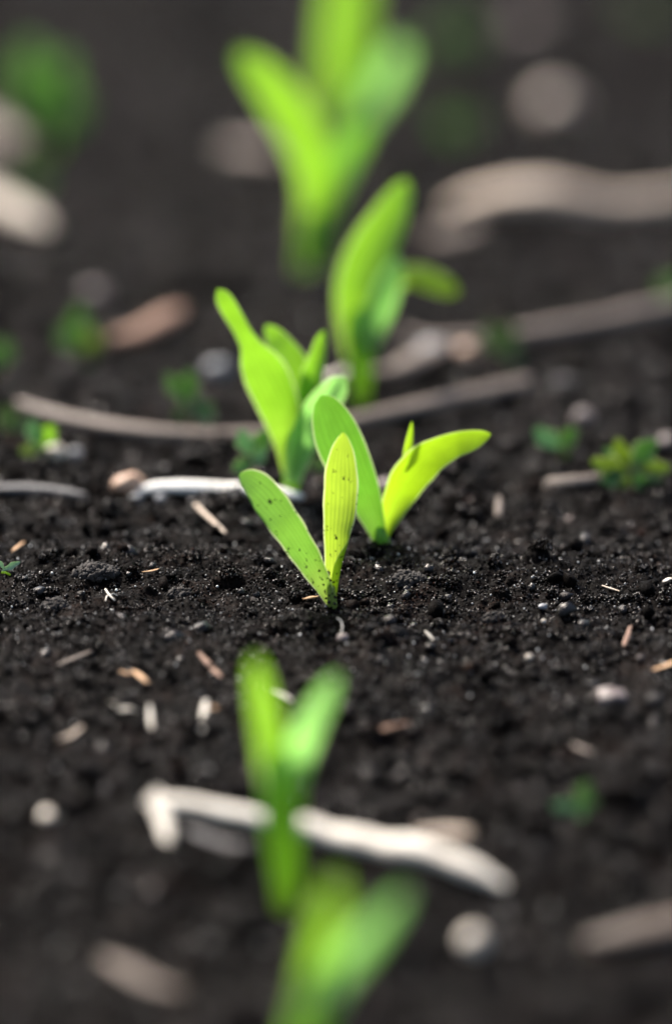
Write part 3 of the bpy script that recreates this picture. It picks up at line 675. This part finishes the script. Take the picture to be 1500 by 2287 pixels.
stalk('twig', 'straight grey twig running up to the right edge', 'twig', [(900, 752, 36, 3), (960, 766, 39, 3), (1080, 764, 44, 3.5), (1200, 742, 43, 4), (1320, 722, 41, 4), (1430, 700, 43, 4), (1560, 672, 44, 4)], M_GREY, n=50, flat=0.9, group=RES, seed=10)
stalk('twig', 'long curved grey twig lying right across the row', 'twig', [(48, 902, 25, 2), (95, 920, 34, 3), (170, 940, 39, 3), (300, 962, 39, 3), (450, 974, 38, 3), (600, 972, 36, 3), (720, 956, 38, 3.5), (840, 930, 39, 4), (960, 903, 39, 4), (1080, 876, 38, 4.5), (1172, 857, 36, 5)], M_GREY, n=80, flat=0.9, rough=0.07, group=RES, seed=11)
stalk('straw_piece', 'glaring white straw piece left of the sharp seedling', 'straw', [(322, 1093, 30, 2.2), (360, 1088, 38, 2.4), (430, 1088, 44, 2.6), (500, 1092, 44, 2.6), (570, 1096, 42, 2.5), (640, 1104, 34, 2.2), (668, 1108, 20, 2)], M_WHITE, n=30, flat=0.7, group=RES, seed=12)
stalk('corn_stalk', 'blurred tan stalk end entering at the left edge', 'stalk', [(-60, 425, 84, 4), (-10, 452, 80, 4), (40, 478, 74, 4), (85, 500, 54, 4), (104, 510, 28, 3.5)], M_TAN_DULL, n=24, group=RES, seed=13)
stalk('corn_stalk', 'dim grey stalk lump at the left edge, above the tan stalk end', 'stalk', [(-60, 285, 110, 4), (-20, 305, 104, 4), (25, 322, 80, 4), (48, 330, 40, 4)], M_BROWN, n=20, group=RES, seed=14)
stalk('husk_strip', 'rusty curled husk right of the dark green weed', 'husk', [(262, 752, 36, 2.5), (300, 746, 56, 3), (340, 726, 54, 4), (372, 708, 60, 6), (396, 694, 36, 7)], M_RUST, n=24, flat=0.55, group=RES, seed=15)
stalk('twig', 'short pinkish grey twig left of the leafy weed cluster', 'twig', [(1228, 1078, 28, 1.8), (1270, 1076, 32, 1.8), (1330, 1070, 28, 1.8), (1345, 1068, 16, 1.8)], M_GREY, n=18, group=RES, seed=16)
stalk('twig', 'dark slate twig at the left edge, left of the glaring white straw', 'twig', [(-20, 1094, 28, 1.8), (50, 1092, 30, 2), (120, 1096, 28, 2), (185, 1106, 18, 1.6)], M_DARK, n=24, group=RES, seed=17)
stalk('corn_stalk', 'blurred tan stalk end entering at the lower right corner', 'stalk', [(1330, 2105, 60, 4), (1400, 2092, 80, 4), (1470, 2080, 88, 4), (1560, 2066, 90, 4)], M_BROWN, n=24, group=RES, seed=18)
stalk('husk_strip', 'tan husk scrap in the lower left, out of focus', 'husk', [(235, 2140, 30, 2), (280, 2162, 50, 2), (330, 2192, 46, 2), (400, 2212, 28, 1.5)], M_BROWN, n=18, flat=0.4, group=RES, seed=19)
stalk('husk_strip', 'pale grey husk scraps heaped at the right foot of the tall bent seedling', 'husk', [(836, 830, 30, 3), (880, 826, 52, 3.5), (930, 800, 56, 4), (975, 780, 40, 4)], M_GREY, n=20, flat=0.5, group=RES, seed=20)
stalk('husk_strip', 'grey husk scrap far back, left of the big leaning seedling', 'husk', [(520, 330, 50, 2.5), (560, 335, 76, 3), (605, 345, 44, 2.5)], M_GREY, n=14, flat=0.4, group=RES, seed=21)
stalk('husk_strip', 'pale dried tip behind the leaves of the bushy seedling', 'husk', [(712, 850, 36, 4), (735, 846, 44, 6), (760, 836, 30, 7)], M_BLEACH, n=14, flat=0.4, group=RES, seed=22)
stalk('husk_strip', 'grey husk scrap right of the tip of the long curved twig', 'husk', [(1236, 850, 22, 1.2), (1260, 848, 28, 1.4), (1290, 852, 20, 1.2)], M_DARK, n=14, flat=0.5, group=RES, seed=23)
# chips and fibres on the nearer soil
CH = 'small straw and bark chips on the soil'
def chip(name, label, cat, pts, mat, flat=0.45, seed=1):
    pts = [(a, b_, c * 0.72, d * 0.6) for a, b_, c, d in pts]
    return stalk(name, label, cat, pts, mat, n=12, flat=flat * 0.65, rough=0.30, group=CH, seed=seed, ragged=2.2)
chip('straw_chip', 'tan straw chip, right one of the pair left of the rust bark sliver', 'chip', [(298, 1498, 12, .8), (312, 1508, 20, .9), (328, 1522, 13, .8)], M_ORANGE, seed=31)
chip('straw_chip', 'small orange straw chip, left one of the pair left of the rust bark sliver', 'chip', [(272, 1500, 12, .7), (286, 1504, 17, .8), (296, 1502, 9, .7)], M_ORANGE, seed=32)
chip('bark_sliver', 'rust brown bark sliver lying slantwise up-left of the forked seedling', 'bark', [(446, 1460, 12, .8), (462, 1478, 18, 1), (478, 1496, 18, 1), (492, 1510, 9, .8)], M_RUST, seed=33)
chip('straw_chip', 'narrow white straw chip standing on end left of the wider white one', 'chip', [(338, 1624, 12, .5), (336, 1604, 14, 2.5), (335, 1578, 10, 4.5)], M_BLEACH, seed=34)
chip('straw_chip', 'wide white straw chip standing on end nearest the forked seedling', 'chip', [(450, 1628, 15, .5), (454, 1600, 20, 2.8), (459, 1566, 14, 5.2)], M_BLEACH, seed=35)
chip('straw_chip', 'small amber fleck touching the wide white straw chip', 'chip', [(464, 1580, 9, 1), (474, 1578, 14, 1), (482, 1582, 8, 1)], M_ORANGE, seed=36)
chip('husk_flake', 'crumpled pale husk flake left of the standing white straw chips', 'husk', [(252, 1572, 14, 1), (270, 1584, 24, 1.3), (292, 1582, 18, 1), (306, 1588, 9, .8)], M_BLEACH, flat=0.6, seed=37)
chip('straw_chip', 'dull tan straw chip below the crumpled pale husk flake', 'chip', [(136, 1650, 10, .8), (158, 1642, 17, .9), (182, 1624, 10, .9)], M_TAN, seed=38)
chip('straw_chip', 'white chip in the fork of the forked seedling', 'chip', [(616, 1545, 14, 1), (632, 1552, 22, 1), (646, 1562, 12, 1)], M_BLEACH, seed=39)
chip('straw_piece', 'orange tan straw piece entering at the right edge', 'straw', [(1462, 1494, 12, 1), (1482, 1488, 17, 1.2), (1520, 1470, 15, 1.4)], M_ORANGE, seed=40)
chip('straw_piece', 'upright brown straw bit below the right end of the sharp soil', 'straw', [(1392, 1440, 12, .5), (1400, 1420, 16, 1.4), (1406, 1400, 10, 2.4)], M_RUST, seed=41)
chip('straw_chip', 'pale crumb of straw at the right edge of the sharp soil', 'chip', [(1482, 1298, 10, .8), (1494, 1292, 16, 1), (1508, 1294, 9, .8)], M_BLEACH, seed=42)
chip('straw_chip', 'thin tan straw bit near the left edge above the sprout', 'chip', [(30, 1229, 8, .8), (42, 1220, 12, .9), (54, 1210, 7, .8)], M_ORANGE, seed=43)
chip('straw_chip', 'tan straw crumb on the soil ridge between sprout and sharp seedling', 'chip', [(322, 1277, 7, .8), (338, 1275, 11, .9), (352, 1271, 6, .8)], M_ORANGE, seed=44)
chip('straw_chip', 'dull olive straw bit, far left below the sharp soil', 'chip', [(135, 1482, 12, .8), (170, 1468, 14, .9), (200, 1455, 9, .9)], M_GREY, seed=45)
chip('bark_sliver', 'pinkish bark flake at the left foot of the sharp seedling', 'bark', [(680, 1337, 7, .6), (694, 1334, 13, .7), (708, 1332, 7, .6)], M_ORANGE, flat=0.5, seed=46)
chip('straw_chip', 'row of amber husk crumbs right of the forked seedling', 'chip', [(838, 1632, 12, .8), (872, 1622, 17, .8), (912, 1614, 11, .8)], M_RUST, seed=47)
chip('straw_chip', 'small pale forked straw scrap right of the pink pebble', 'chip', [(950, 1410, 7, .7), (960, 1420, 10, .8), (966, 1428, 6, .7)], M_BLEACH, seed=48)
chip('straw_chip', 'brown straw bit in the dim soil, lower right of centre', 'chip', [(1272, 1660, 14, .8), (1300, 1672, 18, .8), (1320, 1680, 10, .8)], M_GREY, seed=49)
# fibres
stalk('root_fibre', 'pale fine rootlet slanting on the soil below the glaring straw', 'root', [(438, 1128, 10, 1.2), (460, 1150, 11, 1.2), (484, 1172, 11, 1.2), (504, 1190, 6, 1)], M_TAN, n=14, flat=0.9, group=CH, seed=51)
stalk('root_fibre', 'thin white rootlet curling up in front of the sharp seedling', 'root', [(752, 1380, 2.6, 1.4), (760, 1386, 3.4, 1.3), (764, 1398, 4, 1.0), (762, 1412, 3.6, .7), (758, 1420, 2.5, .5)], M_BLEACH, n=18, flat=1, group=CH, seed=52)
p = at(244, 1334); t = thing('root_fibre', p, 'tiny white branched rootlet on the left of the sharp soil', 'root', CH)
stalk('main_root', None, None, [(236, 1316, 4, 1.6), (244, 1328, 5, 1.2), (256, 1340, 3, .6)], M_BLEACH, n=8, parent=t, flat=1)
stalk('side_root', None, None, [(244, 1326, 3.4, 1.2), (238, 1334, 3, .8), (236, 1342, 2.2, .5)], M_BLEACH, n=8, parent=t, flat=1)
stalk('side_root', None, None, [(246, 1328, 3, 1.2), (254, 1326, 2.6, 1.2), (262, 1330, 2, .8)], M_BLEACH, n=8, parent=t, flat=1)
stalk('root_fibre', 'thin grey fibre on the soil at the right of the sharp zone', 'root', [(1344, 1308, 3.5, .9), (1362, 1314, 4, 1), (1382, 1320, 3, .8)], M_TAN, n=12, flat=1, group=CH, seed=53)
stalk('root_fibre', 'short dull upright fibre on the soil right of the arching leaf', 'root', [(1112, 1150, 14, .6), (1113, 1130, 16, 2), (1114, 1112, 9, 3.2)], M_GREY, n=12, flat=.8, group=CH, seed=54)

# ------------------------------------------------------------------ pebbles and clods
def pebble(name, label, cat, px, py, wpx, hpx, mat, group='pebbles on the soil', seed=1, sub=3, amp=0.10, sink=0.25):
    r_ = np.random.default_rng(seed + 100)
    p = at(px, py + hpx * 0.3); m = mpp(p)
    rx, rz = wpx * m / 2, hpx * m / 2
    V = (IV3 if sub == 3 else IV2).copy(); Fm = IF3 if sub == 3 else IF2
    d = np.zeros(len(V))
    for fq, am in ((1.6, 1.0), (3.4, 0.55), (7.0, 0.28), (13.0, 0.14)):
        a = r_.normal(size=(5, 3)) * fq; ph = r_.uniform(0, 6.28, 5)
        d += am * np.sin(V @ a.T + ph).mean(1) * 2.0
    V *= (1 + amp * d)[:, None]
    V *= np.array([rx, rx * r_.uniform(0.75, 1.05), rz])
    a = r_.uniform(-0.4, 0.4); ca, sa = math.cos(a), math.sin(a)
    V = V @ np.array([[ca, -sa, 0], [sa, ca, 0], [0, 0, 1]])
    o = mesh_np(name, V, Fm, mat)
    z = rest(p.x, p.y, rx * .6)
    o.location = (p.x, p.y, z + rz * (1 - 2 * sink))
    return tag(o, label, cat, group)
pebble('pebble', 'blurred tan pebble at the top edge, right of centre', 'pebble', 1180, 45, 100, 66, M_ST_PINK, seed=1)
pebble('pebble', 'blurred tan pebble above the thick tan stalk', 'pebble', 1240, 228, 110, 78, M_ST_TAN, seed=2)
pebble('pebble', 'cream round pebble near the bottom, right of the nearest seedling', 'pebble', 1056, 2098, 66, 60, M_ST_PALE, seed=3)
pebble('pebble', 'dull pebble right beside the cream round one', 'pebble', 1145, 2108, 40, 28, M_CLOD, seed=4)
pebble('pebble', 'small white pebble on the left near the foreground stalk', 'pebble', 112, 1816, 50, 32, M_ST_PALE, seed=5)
pebble('pebble', 'pale pebble at the foot of the light green weed', 'pebble', 126, 1008, 46, 36, M_ST_PALE, seed=6)
pebble('pebble', 'dim grey pebble right behind the pale one by the weed', 'pebble', 170, 1012, 36, 30, M_ST_GREY, seed=7)
pebble('pebble', 'grey pebble between the drooping weed and the bushy seedling', 'pebble', 486, 826, 62, 56, M_ST_GREY, seed=8)
pebble('pebble', 'grey stone in front of the straight twig, next to the orange one', 'pebble', 962, 782, 76, 58, M_ST_GREY, seed=9)
pebble('pebble', 'orange stone in front of the straight grey twig', 'pebble', 1040, 790, 58, 52, M_ST_ORANGE, seed=10)
pebble('pebble', 'pinkish pebble above the two-leaved weed', 'pebble', 1302, 930, 52, 48, M_ST_PINK, seed=11)
pebble('pebble', 'grey pebble behind the leafy weed cluster at the right edge', 'pebble', 1486, 985, 44, 42, M_ST_PINK, seed=12)
pebble('pebble', 'reddish round pebble at the left end of the glaring white straw', 'pebble', 286, 1080, 68, 54, M_ST_ORANGE, seed=13)
pebble('pebble', 'small pale pebble under the reddish round one', 'pebble', 306, 1112, 30, 22, M_ST_GREY, seed=14)
pebble('pebble', 'small greenish grey pebble under the left tip of the glaring straw', 'pebble', 360, 1112, 26, 20, M_ST_GREY, seed=15)
pebble('pebble', 'pink grey pebble under the white curling rootlet', 'pebble', 764, 1424, 28, 20, M_ST_PINK, seed=16)
pebble('pebble', 'flat brown pebble on the right below the sharp soil', 'pebble', 1366, 1552, 66, 34, M_ST_PINK, seed=17, amp=0.2)
pebble('pebble', 'dull brown lump right of the flat brown pebble', 'pebble', 1456, 1560, 46, 28, M_CLOD, seed=18)
pebble('pebble', 'smooth pale grey pebble in the sharp soil on the right', 'pebble', 1211, 1354, 20, 12, M_ST_GREY, seed=19)
pebble('pebble', 'bright white grain-sized pebble, just below the pale grey one', 'pebble', 1213, 1385, 12, 10, M_ST_PALE, seed=20)
pebble('pebble', 'white pebble in the soft soil right of centre, below the sharp zone', 'pebble', 1181, 1468, 17, 15, M_ST_PALE, seed=21)
pebble('pebble', 'grey pebble beside the seedling with the arching leaf, at its left leaf', 'pebble', 860, 1082, 40, 30, M_ST_PINK, seed=22)
pebble('pebble', 'faint grey pebble at the left, under the dark green weed', 'pebble', 215, 655, 60, 46, M_ST_PINK, seed=23)
CL = 'clods in the soil'
def clod(label, px, py, w_, h_, seed):
    p = at(px, py + h_ * 0.2); m = mpp(p); rx, rz = w_ * m / 2, h_ * m / 2 * 0.72
    n = int(120 + 420 * (rx / 0.005) ** 1.6)
    d = rng.normal(size=(n, 3)); d /= np.linalg.norm(d, axis=1, keepdims=True)
    lump = 1 + 0.22 * np.sin(d @ rng.normal(size=(3, 4)) * 3.1 + rng.uniform(0, 6, 4)).mean(1)
    q = d * lump[:, None] * rng.uniform(0.72, 1.0, (n, 1)) * np.array([rx, rx * .85, rz])
    v1, f1 = scatter(q, rx * 0.05 + rx * 0.15 * rng.random(n) ** 2, IV1, IF1, 0.28)
    core = IV2 * (1 + rng.normal(0, .10, (len(IV2), 1))) * np.array([rx, rx * .85, rz]) * 0.72
    o = mesh_np('soil_clod', np.concatenate([core, v1]), np.concatenate([IF2, f1 + len(core)]), M_CLOD)
    o.location = (p.x, p.y, rest(p.x, p.y, rx * .5) - rz * 0.05)
    return tag(o, label, 'clod', CL)
clod('rounded brown clod right of the sharp seedling, largest on the ridge', 912, 1285, 76, 50, 41)
clod('light grey-brown clod in the sharp soil, right of centre', 1100, 1372, 50, 52, 42)
clod('dark clod left of the sharp seedling, beneath the soil ridge', 125, 1345, 66, 48, 43)
clod('dark knobbly clod on the sharp soil, left of centre', 400, 1318, 50, 34, 44)
clod('grey clod just right of the pink pebble', 880, 1405, 56, 34, 45)
clod('small brown clod between pink pebble and grey clod', 830, 1400, 28, 24, 46)
clod('small reddish grey clod right of the grey clod', 925, 1422, 24, 20, 47)
clod('dark clod at the far left of the soil ridge', 215, 1268, 90, 44, 48)
